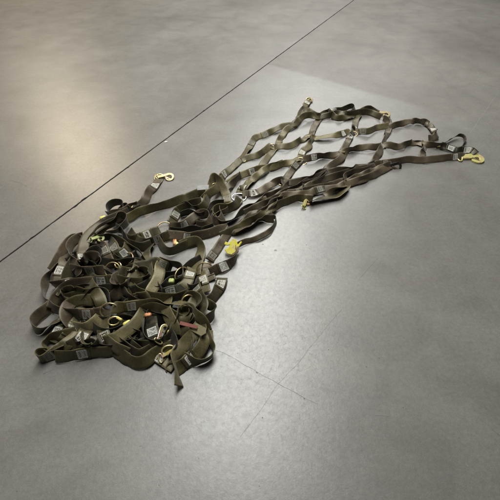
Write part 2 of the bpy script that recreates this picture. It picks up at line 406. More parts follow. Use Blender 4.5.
CAMP = Vector((0, 0, H)); seedc = [0]
STRAPS = []
FLAT = [1.0, 13.0, W, 0.0]   # how far bands on edge lie over, and how much they twist
def S(col, z, roll, pts, patch=(), wob=1.0, wd=None, ext=0.010):
    wd = wd or FLAT[2]
    seedc[0] += 1; sd = seedc[0] * 1.37
    pts = [(p[0], p[1], p[2] if len(p) > 2 else z, (p[3] if len(p) > 3 else roll)) for p in pts]
    pts = [(a, b_, c_, 90 - (90 - d_) - (d_ if d_ <= 90 else 180 - d_) * (1 - FLAT[0]) * (1 if d_ <= 90 else -1)) for a, b_, c_, d_ in pts]
    if pts[-1][0] < pts[0][0] - 2 and max(p[3] for p in pts) <= 90: pts = [(a, b_, c_, 180 - d_) for a, b_, c_, d_ in pts]
    rb = Ribbon(pts, z, roll, sd, wd, wob, FLAT[1], ext, FLAT[3])
    vs, fs, uv = rb.mesh(0, rb.len)
    o = link('webbing_strap', vs, fs, WEB[col], net, uvs=uv)
    for pp in patch:
        uc = rb.near(pp[0], pp[1]); uc = min(max(uc, 0.022), rb.len - 0.022)
        i = min(int(uc / rb.len * rb.n), rb.n)
        sgn = 1 if rb.Nn[i].dot(CAMP - rb.P[i]) > 0 else -1
        fresh = (int(pp[0]) + int(pp[1])) % 3 != 0 if len(pp) < 3 else pp[2]
        a = max(0.001, uc - 0.030); b = min(rb.len - 0.001, uc + 0.030)
        v2, f2, u2 = rb.mesh(a, b, sgn * (TH + 0.0002), TH, 0.985)
        link('sewn_overlap', v2, f2, WEB[col], o, uvs=u2)
        stitching(rb, uc, sgn, o, 0.037, fresh, TH + 0.0002)
    STRAPS.append((o, rb)); return o

def tube(path, r, closed, seg=8):
    vs = []; fs = []; n = len(path); up0 = None
    for i, p in enumerate(path):
        a = path[(i - 1) % n] if closed or i else path[i]; b = path[(i + 1) % n] if closed or i < n - 1 else path[i]
        T = (b - a).normalized()
        if up0 is None: up0 = T.orthogonal().normalized()
        up0 = (up0 - T * up0.dot(T)).normalized(); bi = T.cross(up0)
        for k in range(seg):
            th = 2 * math.pi * k / seg; vs.append(p + (up0 * math.cos(th) + bi * math.sin(th)) * (r if not callable(r) else r(i / n)))
    m = n if closed else n - 1
    for i in range(m):
        j = (i + 1) % n
        for k in range(seg):
            k2 = (k + 1) % seg; fs.append((i * seg + k, j * seg + k, j * seg + k2, i * seg + k2))
    if not closed: fs.append(tuple(range(seg))[::-1]); fs.append(tuple((n - 1) * seg + k for k in range(seg)))
    return vs, fs
def frame(px, py, z, yaw, tilt, tiltax=0):
    """local frame: x = long axis at heading yaw, tilted so that local y rises by tilt degrees"""
    return Matrix.Translation(at(px, py, z / 100)) @ Matrix.Rotation(R(yaw), 4, 'Z') @ Matrix.Rotation(R(tiltax), 4, 'Y') @ Matrix.Rotation(R(tilt), 4, 'X')
def ring(px, py, z, yaw=0, tilt=10, a=0.036, b=0.027, r=0.0034, m=None, dee=False, ty=0):
    M = frame(px, py, z, yaw, tilt, ty); path = []
    for i in range(36):
        t = 2 * math.pi * i / 36; x = a * math.cos(t); y = b * math.sin(t)
        if dee and y < -b * .55: y = -b * .55
        path.append(M @ Vector((x, y, 0)))
    vs, fs = tube(path, r, True)
    return link('dee_ring' if dee else 'ring', vs, fs, m or BRASS, net)
def plate(poly, th, M, m, name, parent, bev=0.0008):
    """a flat outline (metres) given thickness and a bevelled rim"""
    bm = bmesh.new(); vs = [bm.verts.new((x, y, -th / 2)) for x, y in poly]; f = bm.faces.new(vs)
    e = bmesh.ops.extrude_face_region(bm, geom=[f]); bmesh.ops.translate(bm, verts=[v for v in e['geom'] if isinstance(v, bmesh.types.BMVert)], vec=(0, 0, th))
    bmesh.ops.recalc_face_normals(bm, faces=bm.faces)
    bmesh.ops.bevel(bm, geom=list(bm.edges), offset=bev, segments=2, affect='EDGES')
    bm.transform(M); me = bpy.data.meshes.new(name); bm.to_mesh(me); bm.free(); me.materials.append(m)
    o = bpy.data.objects.new(name, me); scene.collection.objects.link(o); o.parent = parent
    return o
def hook(px, py, z, yaw, tilt=0, ty=0, sc=1.0, m=None, wide=1.0, thick=1.0):
    """flat snap hook: eye, shank, curved claw and a spring latch"""
    M = frame(px, py, z, yaw, tilt, ty)
    path = []
    for i in range(13): # claw
        t = R(-200 + 270 * i / 12); path.append((0.026 + 0.021 * math.cos(t), 0.0 + 0.021 * math.sin(t)))
    path = [(-0.045, 0.004), (-0.02, 0.010), (0.004, 0.016)] + [(0.026 + 0.022 * math.cos(R(a)), 0.022 * math.sin(R(a))) for a in range(120, -161, -20)]
    P = [Vector((x * sc, y * sc, 0)) for x, y in path]
    wfun = [0.010, 0.011, 0.012] + [0.0105 - 0.0045 * i / 14 for i in range(15)]
    L = []; Rr = []
    for i, p in enumerate(P):
        T = (P[min(i + 1, len(P) - 1)] - P[max(i - 1, 0)]).normalized(); s = Vector((-T.y, T.x, 0))
        L.append(p + s * wfun[i] * sc * .8 * wide); Rr.append(p - s * wfun[i] * sc * .8 * wide)
    poly = [(v.x, v.y) for v in L] + [(v.x, v.y) for v in reversed(Rr)]
    vs = []; fs = []; n = len(L)
    th = 0.0045 * sc * thick
    for i in range(n):
        for q, zz in ((L[i], th), (Rr[i], th), (Rr[i], -th), (L[i], -th)): vs.append(M @ Vector((q.x, q.y, zz)))
        if i:
            for k in range(4): fs.append(((i - 1) * 4 + k, i * 4 + k, i * 4 + (k + 1) % 4, (i - 1) * 4 + (k + 1) % 4))
    fs += [(0, 1, 2, 3), ((n - 1) * 4 + 3, (n - 1) * 4 + 2, (n - 1) * 4 + 1, (n - 1) * 4)]
    o = link('snap_hook', vs, fs, m or ZINC, net, smooth=False)
    bv = o.modifiers.new('bevel', 'BEVEL'); bv.width = 0.0015; bv.segments = 2
    # eye
    pth = [M @ Vector(((-0.056 + 0.004) * sc + 0.011 * sc * math.cos(t), 0.024 * sc * math.sin(t), 0)) for t in [2 * math.pi * i / 20 for i in range(20)]]
    v, f = tube(pth, 0.0034 * sc, True); link('hook_eye', v, f, m or ZINC, o)
    # latch
    pl = [(0.0, -0.004), (0.03, -0.018), (0.036, -0.014), (0.004, 0.006)]
    plate([(x * sc, y * sc) for x, y in pl], 0.011 * sc, M, BRASS, 'latch', o)
    return o
def blob(name, px, py, z, a, b, c, yaw, tilt, m, parent=None, k=0.25):
    """small moulded fitting with a rounded box shape and a waist"""
    bm = bmesh.new(); bmesh.ops.create_cube(bm, size=1)
    bmesh.ops.subdivide_edges(bm, edges=bm.edges, cuts=3, use_grid_fill=True)
    for v in bm.verts:
        p = v.co.copy(); s = p.normalized() * 0.5; q = p.lerp(s, 0.55); q.y *= 1 - k * math.cos(p.x * 6) ** 2 * .6
        v.co = Vector((q.x * a, q.y * b, q.z * c))
    bm.transform(frame(px, py, z, yaw, tilt)); me = bpy.data.meshes.new(name); bm.to_mesh(me); bm.free()
    me.materials.append(m)
    for p in me.polygons: p.use_smooth = True
    o = bpy.data.objects.new(name, me); scene.collection.objects.link(o); o.parent = parent or net
    return o

# ================================================================== spread mesh (far part)
FLAT[:] = [0.78, 74.0, 0.0455, 0.0]
# outer top edge
S('k', 0.3, 60, [(218,183,2,50),(223,176),(231,168,.5,40),(241,160,.3,10),(249,148,.2,15),(256,138,.2,30),(265,134.5,.2,60),(276,129.5,.2,70),(283,126,.5,90),(294,124.5,1,70),(299,120,2,60)], [(225,175),(265,134.5),(253,143)])
S('k', 1, 60, [(299,120,1,60),(300,114,2,80),(303,108,2,60),(308,102,1,30),(310,99.5,.5,20)], [(307,103)])
S('g', 1, 60, [(296,124,.5,60),(302,112,2,60),(306,110,3,70),(311,113,2,80),(318,116,1,80),(324,114,.5,60),(331,112,.5,30)])
S('g', .5, 50, [(326,113,.5,50),(334,111,.5,60),(342,109.5,.5,90),(351,106.5,.5,100),(355,109,.4,120),(352,113,.3,130)], [(334,111)])
S('g', .3, 60, [(329,114,.3,40),(334,117,.2,60),(340,118.5,.2,80),(348,116.5,.2,70),(358,114,.2,40),(363,112.5,.5,40)])
S('g', .3, 90, [(359,113.5,.3,30),(364,110.5,.3,80),(371,109,.3,100),(374.5,111.5,.3,90),(377,113,.3,60)])
# D1
S('k', .2, 60, [(243,160,.4,20),(247,158,.2,50),(258,155,.2,75),(266,150,.2,50),(271,146,.3,20)])
S('k', .2, 70, [(276,148,.4,30),(282,147,.2,80),(290,146,.2,90),(298,142,.2,60),(306,137.5,.2,20),(310,136,.3,10)])
S('k', .2, 40, [(312,138,.4,30),(318,138,.2,40),(328,137,.2,50),(339,135,.2,60),(346,132.5,.2,50),(350,132,.4,20)], [(343,133.5)])
S('k', .2, 70, [(357,133,.4,20),(361,132,.2,50),(369,132,.2,90),(376,128.5,.2,70),(384,127,.2,50),(389,127,.4,10)], [(363,132)])
S('t', .2, 90, [(389,127.5,.4,20),(394,126,.2,50),(400,124.5,.2,75),(410,122,.2,88),(420,122,.2,80),(427,124,.3,70)], [(420,122,False)])
S('t', .2, 50, [(426,122.5,.4,60),(430,126,.4,40),(434,131,.2,60),(436.5,135,.2,95),(433,138,.2,130),(429,139.5,.2,150)], [(433,130)])
# D2
S('k', .3, 60, [(229,183,1,60),(236,178,.4,80),(242,175,.3,75),(248,173,.3,80),(258,169.5,.3,60),(268,168,.3,60),(274,167,.3,70),(280,165.5,.3,50),(292,162,.3,60),(298,160,.4,30)], [(252,171,True)])
S('t', .2, 70, [(304,159.5,.4,30),(309,159,.2,75),(320,156.5,.2,80),(330,155.5,.2,70),(338,153.5,.2,40),(341,153,.4,20)], [(314,158)])
S('t', .2, 70, [(341,154,.4,10),(347,151.5,.2,50),(356,148.5,.2,88),(366,147.6,.2,70),(377,147.4,.2,70),(383,146,.4,20)], [(382,146,True)])
S('t', .2, 70, [(383,146,.5,20),(388,145.5,.2,60),(397,147,.2,90),(408,144,.2,60),(416,143,.2,20),(424,144,.3,60),(432,145,.2,85),(440,146,.2,80)])
S('d', .2, 90, [(405,144.5,.2,90),(411,142,.8,90),(417,141,1.2,90),(423,142.5,.3,90)], wd=.012)
# D3
S('t', .2, 60, [(244,195,.4,20),(249,194,.2,55),(255,193,.2,60),(262,190,.2,50),(270,185.5,.2,40),(278,182.5,.2,30),(286,181,.4,10)], [(253,193)])
S('t', .2, 60, [(284,183,.4,20),(292,182.5,.2,50),(303,180.5,.2,80),(310,177.5,.2,96),(317,174,.2,104),(326,172,.3,60)])
S('t', .2, 70, [(327,173,.4,30),(333,172.5,.2,50),(340,171,.2,60),(350,170,.2,80),(360,166.5,.2,70),(369,166,.2,50),(375,165,.4,20)])
S('t', .2, 70, [(372,166,.5,20),(380,163.8,.2,70),(394,162,.2,80),(407,159.5,.2,90),(420,160,.2,70),(434,159,.2,66),(450,157.5,.2,70),(461,156,.3,66),(465,156,.6,30)], [(455,156.8),(385,163,False)], wob=.35)
S('t', .2, 60, [(344,181,.2,95),(346,176.5,.2,90),(352,173,.2,70),(360,171.5,.2,80),(368,170,.2,60),(374,167.5,.3,20)])
# D4 lower edge
S('t', .2, 60, [(287,193.5,1,60),(300,192,.5,80),(310,190,.3,80),(320,188,.2,80),(331,185.5,.2,60),(340,183,.2,40),(347,182,.4,20)], [(300,192,False)], wob=.5)
S('t', .2, 60, [(347,183,.4,20),(356,181,.2,60),(366,178,.2,70),(375.5,173.5,.2,60),(382,169.5,.2,50),(389,166.5,.3,40)], wob=.5)
S('t', .2, 60, [(346,186,.2,40),(339,189,.2,60),(332,192.5,.2,110),(326,196,.2,150)])
S('g', .2, 60, [(311,201,.2,100),(320,198.5,.2,110),(330,197,.2,125),(338,195.5,.2,130),(343,191,.2,120),(347,187,.2,100)])
# crossing straps
S('t', .2, 30, [(325,115,.3,40),(320,118.5,.2,25),(316,124,.2,20),(313,130,.2,15),(310.5,137,.4,10)])
S('k', .2, 30, [(313,138,.4,10),(309,146,.2,60),(304,150,.2,35),(301,156,.2,20),(300,160,.5,10)], [(302.5,153)])
S('t', .2, 30, [(300,161,.4,10),(297,165,.2,20),(292,170.5,.2,20),(287.5,176,.2,30),(284,181,.3,40),(283,186,.3,60)], [(296.5,166.5)])
S('t', 1, 80, [(284,181,.6,40),(287.5,185,.3,80),(283,191,.3,120),(273,195,.3,110),(264,197,.3,95),(259.5,201,.3,60)])
S('t', 1, 40, [(262,203,.6,10),(258,209,.3,30),(248,219,.3,35),(239,226,.3,30),(230.5,232,.5,10)])
S('k', .2, 30, [(293,126,.3,60),(286,130,.2,50),(282,136,.2,30),(278,144,.3,12),(274,149,.3,10)])
S('k', .2, 30, [(275,148,.5,10),(269,156,.2,10),(262,166,.2,14),(254,176,.2,14),(247,184,.2,30),(242,189,.3,20),(240,193,.5,5)], [(243,187)])
S('k', .5, 60, [(239,201,.5,20),(234,206,.5,20),(227,211,.5,60),(220,213,.6,80),(214,217,.5,90)], [(235,205)])
S('g', .2, 30, [(359,115,.5,30),(356,120,.2,20),(355,125,.2,20),(354,130,.4,10)], [(355,127)])
S('t', .2, 30, [(353,134,.5,10),(349,139,.2,25),(345.5,146,.2,25),(341.5,153,.3,10)], [(351,137)])
S('t', .2, 30, [(344,154,.5,10),(341,159,.2,50),(334.5,163.5,.2,45),(328,167.5,.2,30),(325,171,.4,15)])
S('t', .2, 40, [(329,173,.5,10),(325,178,.2,50),(319,182,.2,60),(312,186,.2,40),(304,188,.6,50)])
S('t', .8, 60, [(327,174,.5,30),(316,182,.7,60),(303,188.5,.7,70),(292,191,.6,60),(283,198,.4,60),(275,207,.3,60),(270,213,.4,40)])
S('t', .5, 60, [(272,219,.6,110),(262,219.5,.4,60),(252,224.5,.3,50),(240,230,.3,50),(232,232,.4,20)])
S('t', .3, 80, [(268,212,.5,60),(271,216,.3,90),(276,219,.3,80),(275,224,.3,90),(270,231,.3,95),(258,238,.3,110),(246,242,.3,125),(238,246,.6,140)], wd=.030)
S('t', .2, 30, [(389,119,.5,20),(389,127,.4,5),(387,134,.2,20),(384.5,142,.2,20),(383,147,.5,5)])
S('t', .2, 30, [(382,147,.5,10),(379,153,.2,60),(376,158,.2,30),(373,164,.4,15)])
S('t', .2, 30, [(424,144,.5,10),(423.5,150,.2,10),(422,156,.3,10),(421,160,.7,10)], [(424,148.5,True)])
# more strands bunched along the lower edge
S('t', .4, 70, [(262,206,.6,60),(276,199,.6,50),(290,195,.9,80),(305,194,.6,60),(320,189.5,.6,70),(334,188,.6,60),(346,183.5,.6,40)], [(320,190)])
S('t', .6, 70, [(246,213,.6,60),(260,206,.9,80),(272,201,.9,60),(286,192,1.2,60),(299,186,.9,80),(312,179,.6,70),(326,174,.6,40)])
S('g', .4, 60, [(222,236,.3,40),(238,228,.6,60),(254,219,.9,80),(268,211,.9,60),(284,203,.6,50),(298,198,.6,80),(311,199,.3,90)])
S('t', .8, 60, [(346,184,.6,40),(356,178,.9,60),(366,174,1.1,80),(378,169,.6,70),(390,166,.4,40)])
S('g', .6, 70, [(318,117,.6,60),(328,115.5,.9,80),(338,113.5,.6,60),(350,114.5,.8,80),(362,112,.6,90),(372,113,.4,60),(380,117,.3,60)])
S('g', .6, 50, [(293,125,.6,60),(300,119,2,60),(309,115,2.6,60),(318,117,1.2,60),(326,114,.6,50)])
S('t', .3, 60, [(384,119,.3,60),(388,123,.5,30),(388,128,.5,10)], [(388,126,True)])
S('k', .4, 60, [(242,189,.6,60),(252,180,.6,40),(262,172,.9,60),(272,166,.6,70),(281,164,.4,60)])
S('t', .4, 75, [(300,186,.5,70),(318,181,.5,75),(336,176,.5,75),(354,171,.5,75),(372,167,.4,60)], wob=.5)
S('t', .3, 75, [(346,184,.3,60),(360,180,.3,75),(374,175,.3,75),(383,170,.3,60),(390,166.5,.2,20)], wob=.5)
# D-end loops
S('d', .3, 85, [(441,146,.3,90),(446,142,.8,92),(452,138.5,1.2,92),(459,135.5,1.6,88),(464.5,137,1.4,88),(465,141,.8,88),(462.5,145,.4,88),(459.5,149,.3,80)], wd=.022)
S('d', .3, 60, [(442,146.5,.3,80),(450,148,.2,70),(458,150,.2,70),(465,150,.3,80),(471,151.5,.3,90),(474,154,.4,60)], [(451,148.2,True),(467,150.5)])
S('t', .3, 60, [(224,189,1,70),(236,181,.5,60),(240,177,.3,60)])
# loose inner strands
S('t', .4, 60, [(266,200,.5,100),(258,203,.3,80),(250,206.5,.3,60),(242,212,.3,60),(232,220,.3,60),(222,222.5,.4,80),(215,219,.6,110),(213,213,.8,100)])
S('t', .4, 40, [(230,231,.6,10),(226,237,.3,15),(220,245.5,.3,20),(214,254,.3,20),(210.5,260,.5,10)], [(212.5,256)])
S('t', .4, 40, [(281,199,.3,60),(273,203,.3,80),(262,213,.3,50),(254,218,.3,60)])

FLAT[:] = [0.92, 40.0, 0.050, 0.018]
# ================================================================== knot in the middle
S('k', 3, 90, [(206,202,1,60),(208,194,2,40),(211.5,184,4,40),(213.5,177,6,50),(217,178,6,60),(222,186,4,30),(226,194,3,20),(227,201,2,20),(226,207,1,40)], [(227,199)])
S('k', 2, 60, [(205,199,2,60),(210,193,3,50),(217,188,3,60),(223,180,2,50)])
S('g', 1, 90, [(213,213,1,90),(218,208,1,90),(228,208,1,90),(236,204,1,60),(239,200,.6,30)])
S('t', 1, 90, [(212,212,.6,80),(213,219,.4,90),(219,222,.4,90),(223,216,.6,90),(220,210,1,90)])
S('g', 2, 80, [(181,209,1,90),(187,205,2,90),(194,208,2,100),(200,209,2,80),(206,204,3,60),(208,198,3,60)])
S('d', .5, 90, [(182,214,.3,90),(190,212,.5,90),(200,216,.5,90),(209,212,.6,90),(214,205,1,80),(222,204,1,80)])
S('g', 1, 60, [(172,222,.5,30),(175.5,215,1.2,30),(179,210,1.5,60),(186,206.5,1.5,80),(192,204,1.5,90),(200,203,1.5,60)], [(175,214.5,True)])
S('g', .2, 70, [(204,191,2,60),(200,192,.3,66),(192,195.5,.2,70),(178,200.5,.2,70),(165,205,.2,75),(151,209,.2,75),(138,213,.3,80),(128,218,.5,90)])
# strap with hook
S('t', .3, 30, [(160.5,177.5,.8,10),(157,183,.3,15),(153,189,.2,20),(148,195,.2,40),(144,201,.2,70),(139,206,.4,60),(134,210,.8,50)], [(155,186,True)])
S('t', .6, 80, [(136,205.5,.6,80),(130,207,1,90),(126,211,1.5,80),(120,213,2,80),(112,215,2,80)])
S('d', 1, 88, [(109,214,2,88),(107.5,208,2,88),(112,203.5,2,88),(120,202,2,90),(123,205,2,88),(122,211,2,88),(114,214,2,88),(109,215,2,88)], [(115.5,212.5,False)], wd=.042)
S('d', 1, 80, [(122,211,1,80),(126,206,2,80),(128,209,1,80),(133,212,1,80),(140,209,.5,80)])
S('g', .3, 90, [(109,226,2,80),(113,220,3,95),(119,215.5,3,90),(125,216,3,80),(127.5,221,2.5,90),(122,227.5,2,80),(116,231,2,60),(110,233,1.5,60)])
# left shoulder: broad taupe band
S('t', 3, 60, [(128,213,2,60),(120,216,3,50),(108,221,4.5,40),(97,227,5,30),(89,234,5.5,20),(84.5,243,5.5,12),(82.5,253,5,8),(84,262,4.5,15)], [(83,258,True)])
S('t', 2, 60, [(122,219,2,70),(110,224,2,70),(100,231,2,70),(92,239,2,80),(88,247,2,80)])
S('t', 1, 90, [(80,240,1,90),(75,238.5,1,90),(69,243,1,80),(62,253,.6,60),(57,262,.5,60),(53,270,.5,70)])
S('t', 2, 90, [(82,239,2,90),(75,241,2,95),(70,248,2,95),(70,257,2,90),(76,263,2,90),(80,268,2,80)])
S('d', 1.5, 90, [(73,257,2,90),(78,254,2,90),(82,258,2,90),(79,262,2,90),(74,261,2,90)], wd=.03)
S('t', 1.5, 30, [(67,254,2,20),(64,262,2,20),(60,271,2,15),(58,281,1.5,20)], [(60,271)])
S('g', 1, 60, [(72,258,2,80),(70,266,2,80),(66,276,1.5,70),(64,283,1,70)])
S('t', 1.5, 70, [(70,262,3,50),(76,268,3,60),(80,276,2.5,70),(76,282,2,110),(69,283,2,120),(61,285,2,100),(54,285,1.5,90)], [(70,282)])
S('t', .3, 90, [(56,266,.5,80),(51,273,.3,90),(46,281,.3,92),(43.5,291,.3,90),(45,301,.3,80),(50,306,.8,70),(58,310.5,1.5,70),(72,313.5,2.5,72),(88,314.5,3,74),(102,312.5,3,70),(107,311,3.2,30)], [(87,314.5,True)])
S('t', 3.5, 70, [(72,270,3,60),(80,270,3.5,66),(92,270,4,66),(103,270,4,60),(107,270,4,30)], [(90,270,True)])
S('g', 3.5, 60, [(118,271,4,30),(123,272,4,60),(132,274,4,60),(142,273,3.5,50),(150,268,3,40)], [(133,274)])
S('t', 2, 60, [(53,307,1,60),(56,298,2,50),(62,290.5,2.5,50),(70,285.5,3,50),(84,283,3,70),(98,283,2.5,70)])
S('g', 2, 60, [(63,300,1.5,70),(72,297,2.5,60),(86,293.5,3,60),(98,296,3,60)])
S('g', 2, 90, [(69,309,1.5,60),(72,303.5,2.5,50),(83,300,3,40),(93,300.5,3,60),(100,303,3,70)])
S('g', 3, 60, [(86,275,3,60),(96,280,3.5,60),(104,281,4,50),(114,280,4.5,50),(128,282,4.5,70),(140,283,4,60),(152,280,3,60)], [(101,280.5,True)])
S('d', 2.5, 60, [(101,290,3,90),(110,289,3.5,60),(122,291,3.5,60),(138,290,3.5,55),(150,284,3,50),(160,277,3,60)])
S('g', 2, 90, [(88,300,2,90),(91,293,3,80),(99,290,3.5,90),(107,294,3.5,90),(110,303,3,90)])
S('t', 2, 90, [(112,299,3,60),(117,294,4,50),(123,291,4.5,60),(129,297,4,60),(135,303,3,50)])
S('o', 5, 60, [(114,309,5.5,30),(120,307.5,5,60),(130,306.5,5,64),(144,304.5,5,64),(156,303.5,5,80),(167,304,5,100),(179,303,5,110),(187,305,4.5,100),(191,311,4,90),(190,317,3,80)], [(131,306.5,True)])
S('k', 5, 40, [(160,266,5,80),(159.5,273,5,30),(157,281,5,20),(152,290,4.5,20),(148,296,4,60),(141,297,3,90)])
S('g', 4, 60, [(126,272,3,60),(138,267,3.5,60),(148,265,4,60),(155,262,4.5,60),(162,265.5,4,60),(170,268,3,60)], [(161.5,265.5)])
S('g', 3, 90, [(162,263,3,80),(172,264,3,90),(180,266,3,90),(183.5,272,3,90),(182,280,3,90),(176,284,3,90)])
S('k', 3, 30, [(192,270,3,30),(189.5,276,3.5,20),(187,283,4,20),(182,290,4,40)], [(190,274.5,True)])
S('d', 3, 60, [(161,287,3,90),(163,293,3.5,80),(171,292,4,66),(178,290.5,4,60),(184,286,3.5,60)], [(170.6,291.8,False)])
S('g', 3, 70, [(130,286,2,60),(140,292,3,60),(152,297,3,70),(164,298,3,70),(176,297,3,70),(186,295,3,70)])
S('o', .5, 20, [(182,245,1,60),(189,242,2,40),(197,241,2,40),(201,247,1,30),(200,256,.8,20),(197,266,1,20),(196,274,2,20)])
S('t', 1, 20, [(206,264,1.2,10),(208,272,1,10),(211,279,.8,20)], [(208.5,271,False)])
S('t', .3, 70, [(212,272,.8,50),(217,269,.4,60),(224,266,.3,64),(232,262,.3,80),(236.5,256,.3,92),(236,250,.6,100)], [(224,266)])
S('g', .3, 60, [(200,304,1,60),(207,302,.3,60),(213.5,298,.3,50),(218,291,.3,30),(221,284,.4,20),(222,280,.5,10)], [(221,284)])
S('k', 2, 30, [(201,274,2.5,20),(203,281,2.5,20),(205,291,2,30)], [(203,280,True)])
S('g', 3, 30, [(196,283,3,40),(197,290,4,30),(200,297,5,30),(203,304,5,20),(201,312,4,30),(197,318,3,40)], [(197,289,False)])
S('g', 3, 90, [(186,303,3,90),(189,297,4,90),(195,297,4,90),(199,302,4,80),(196,309,4,90)])
S('g', 3, 80, [(204,303,3,60),(210,306,2,70),(215,310,1,90),(212,316,1,110),(206,321,1.5,120)])
S('g', 3, 90, [(180,318,3,70),(184,309,4,80),(190,311,4,90),(191,318,3,90)])
# upper middle strands with ring
S('g', .6, 66, [(124,237,1,70),(131,240,.6,80),(139,238,.4,60),(147,234.5,.4,60),(158,231,.6,30)], [(146.5,234.5,True)])
S('t', .8, 60, [(171,227,.8,30),(178,226.5,.6,66),(187,223,.8,60),(194,217.5,1,50),(201,214,1.5,60),(208,214,1.2,90),(211,219,1,100),(207,225,.6,120),(198,225,.5,110)], [(184,224,True)])
S('g', .3, 60, [(130,232,.4,60),(135,239,.4,60),(144,243,.3,80),(151,242,.3,70),(159,240,.3,60),(168,237,.5,40)], [(158,240,True)])
S('t', .3, 60, [(168,235,1,60),(178,236,.6,50),(187,237,.6,60),(198,235.5,.4,60),(211,233,.3,50),(219,230,.3,50),(227,228.5,.5,30)], [(187.5,236.8,True)])
S('g', .3, 70, [(159,241,.3,60),(164,249,.3,70),(171,252,.3,80),(180,247.5,.3,70),(189,244,.5,60),(198,240.5,.8,30)])
S('d', .2, 80, [(172,231,.3,80),(182,232,.3,80),(192,229,.3,80),(202,231,.3,80),(212,228,.3,80)])
S('g', .3, 90, [(117,228,2,80),(122,231,1.5,80),(127,239,.8,70),(134,245,.5,70),(142,247.5,.3,60),(150,245,.3,60)])
S('g', 1, 90, [(127,247,2,95),(135,248,2,95),(141,253,2,90),(145,260,2,90),(148,268,2,80)])
S('t', 2, 30, [(98,243,3,60),(103,247,4,30),(107,257,4,20),(111,265,4,20)], [(105,250,False)])
S('g', 2, 30, [(110,240,3,60),(113.5,246,4,40),(116,254,3.5,30),(117,260,3,30)], [(113,248,False)])
S('g', 2, 60, [(116,259,3,60),(121,255,3,50),(127,250,3,60),(129,245,2.5,60)], [(124,252.5)])
S('d', 2, 90, [(84,263,2,90),(89,254,2.5,80),(97,250,3,60),(101,256,3,60),(98,263,3,60)])
S('g', 1.5, 70, [(92,236,2,70),(101,238,2.5,90),(110,237,2.5,80),(119,241,2,80),(126,246,1.5,80)])
S('d', 1, 70, [(98,262,2,70),(106,263,2.5,70),(118,264,2.5,80),(128,262,2,80),(140,264,1.5,70)])
# ================================================================== bottom of the heap
S('t', .3, 90, [(60,320,.8,40),(52,324,.3,60),(44,329,.3,80),(37,331,.3,92),(32.5,326,.3,92),(36,318,.5,80),(44,311.5,1,60),(50,307,1.5,60)])
S('g', .8, 50, [(66,317,1.5,30),(61,325,1,20),(56,334,.8,15),(53,340,.4,30)], [(57.5,332,True)])
S('g', 1.5, 50, [(80,320,2,40),(74,326,2,30),(70,332,1.5,30),(66,339,1,40)], [(71.5,330,True)])
S('k', 2.5, 50, [(104,312,3,40),(99,319,3.5,30),(92,325,3,40),(84,328,2.5,60),(76,328,2,70)])
S('g', 3, 40, [(89,326,3,30),(84,334,3,30),(79,341,2.5,40),(72,346,2,60)], [(82,337,True)])
S('o', 1.6, 60, [(78,335,2.5,140),(69,342,2,140),(60,349,1.2,130),(50,355.5,.4,110),(42,359,.2,100),(38,358,.2,95),(39,353,.3,90),(46,352,.4,90)], [(49,355.5,False)])
S('g', .6, 80, [(74,333,1.5,60),(62,336,1,60),(52,337,.8,80),(46,342,.4,90),(45,346,.3,80),(53,349,.4,70),(62,346,.8,60)])
S('g', .4, 72, [(58,357,.3,70),(70,356.5,.3,72),(82,354,.4,74),(96,352.5,.5,74),(108,352,.5,70),(113,350,.5,70)], [(82,354,True)])
S('g', 3, 30, [(106,318,4,60),(103,326,4,20),(104,334,3.5,20),(108,343,3,40)], [(105,336,True)])
S('o', 3.5, 30, [(146,308,4.5,40),(141,317,4.5,30),(134,325,4.5,35),(124,333,4,40),(115,339,3.5,40),(108,342,3,60)])
S('k', 2.5, 50, [(107,339,3,60),(112,345,2.5,50),(119,350,2,50),(127,353,1.5,60)])
S('g', .5, 70, [(116,351,1,60),(126,358,.4,60),(136,363,.2,62),(146,361,.2,66),(154,354,.3,66),(163,349,1,60),(172,346,1.5,60)])
S('g', 1, 80, [(122,341,2,80),(128,346,1.5,80),(134,352,1,80),(141,355,.8,80),(150,350,1,80)])
S('g', 2, 80, [(126,336,3,80),(132,343,2.5,80),(140,350,2,80)], wd=.03)
S('d', 3, 20, [(150,316,5,20),(151,324,4.5,15),(152.5,332,4,15),(155,340,3.5,30)], [(152.5,331.5,True)], wd=.055)
S('d', 3, 90, [(147,314,5,90),(143.5,322,4.5,90),(144,334,4,90),(150,340,3.5,90),(161,341,3.5,90),(166,333,4,90),(171,322,4.5,90),(166,315,5,90),(155,312,5,90)], wd=.03)
S('g', 1, 80, [(134,340,2,80),(146,346,1.5,80),(158,344,1.5,80),(168,339,2,70),(174,330,3,60),(177,322,3,60)])
S('k', .4, 30, [(142,345,1.5,40),(150,350.5,.8,30),(159,356.5,.4,25),(168,362.5,.5,20),(173,366,.6,10)], [(159.5,356.5,True)])
S('o', .8, 50, [(178,369,.6,20),(184,364,.6,60),(191,358,1,50),(198,353,1.5,60),(203,345,2.5,60),(206,336,3,40),(207,331,3,40)], [(190,358.5,True)])
S('o', 3, 30, [(198,326,6,50),(194,333.5,6,26),(187,341.5,4,25),(180,349.5,3,25),(175.5,356,2,50),(175,364,1.2,80),(177,373,.4,85),(179,386,.2,70)], ext=0)
S('g', .4, 92, [(207,334,2,90),(210,341,1.5,90),(214,350,.6,90),(211,357,.3,92),(203,361.5,.3,95),(193,362,.4,100),(186,358,.8,100)])
S('g', 3, 80, [(180,322,4,60),(184,310,5,60),(190,309,5,50),(196,316,5,50),(203,322,4,60),(206,330,3,60)])
S('g', 3, 60, [(196,318,4,30),(200,325,4,30),(202,332,3.5,40),(199,338,3,60)])
S('d', 2, 60, [(168,332,3,60),(172,338,3,50),(174,346,2.5,50),(170,353,1.5,60)])
S('g', 2, 60, [(182,330,3,60),(189,336,3,60),(192,346,2,60),(190,352,1.5,60)], [(193,346,False)])
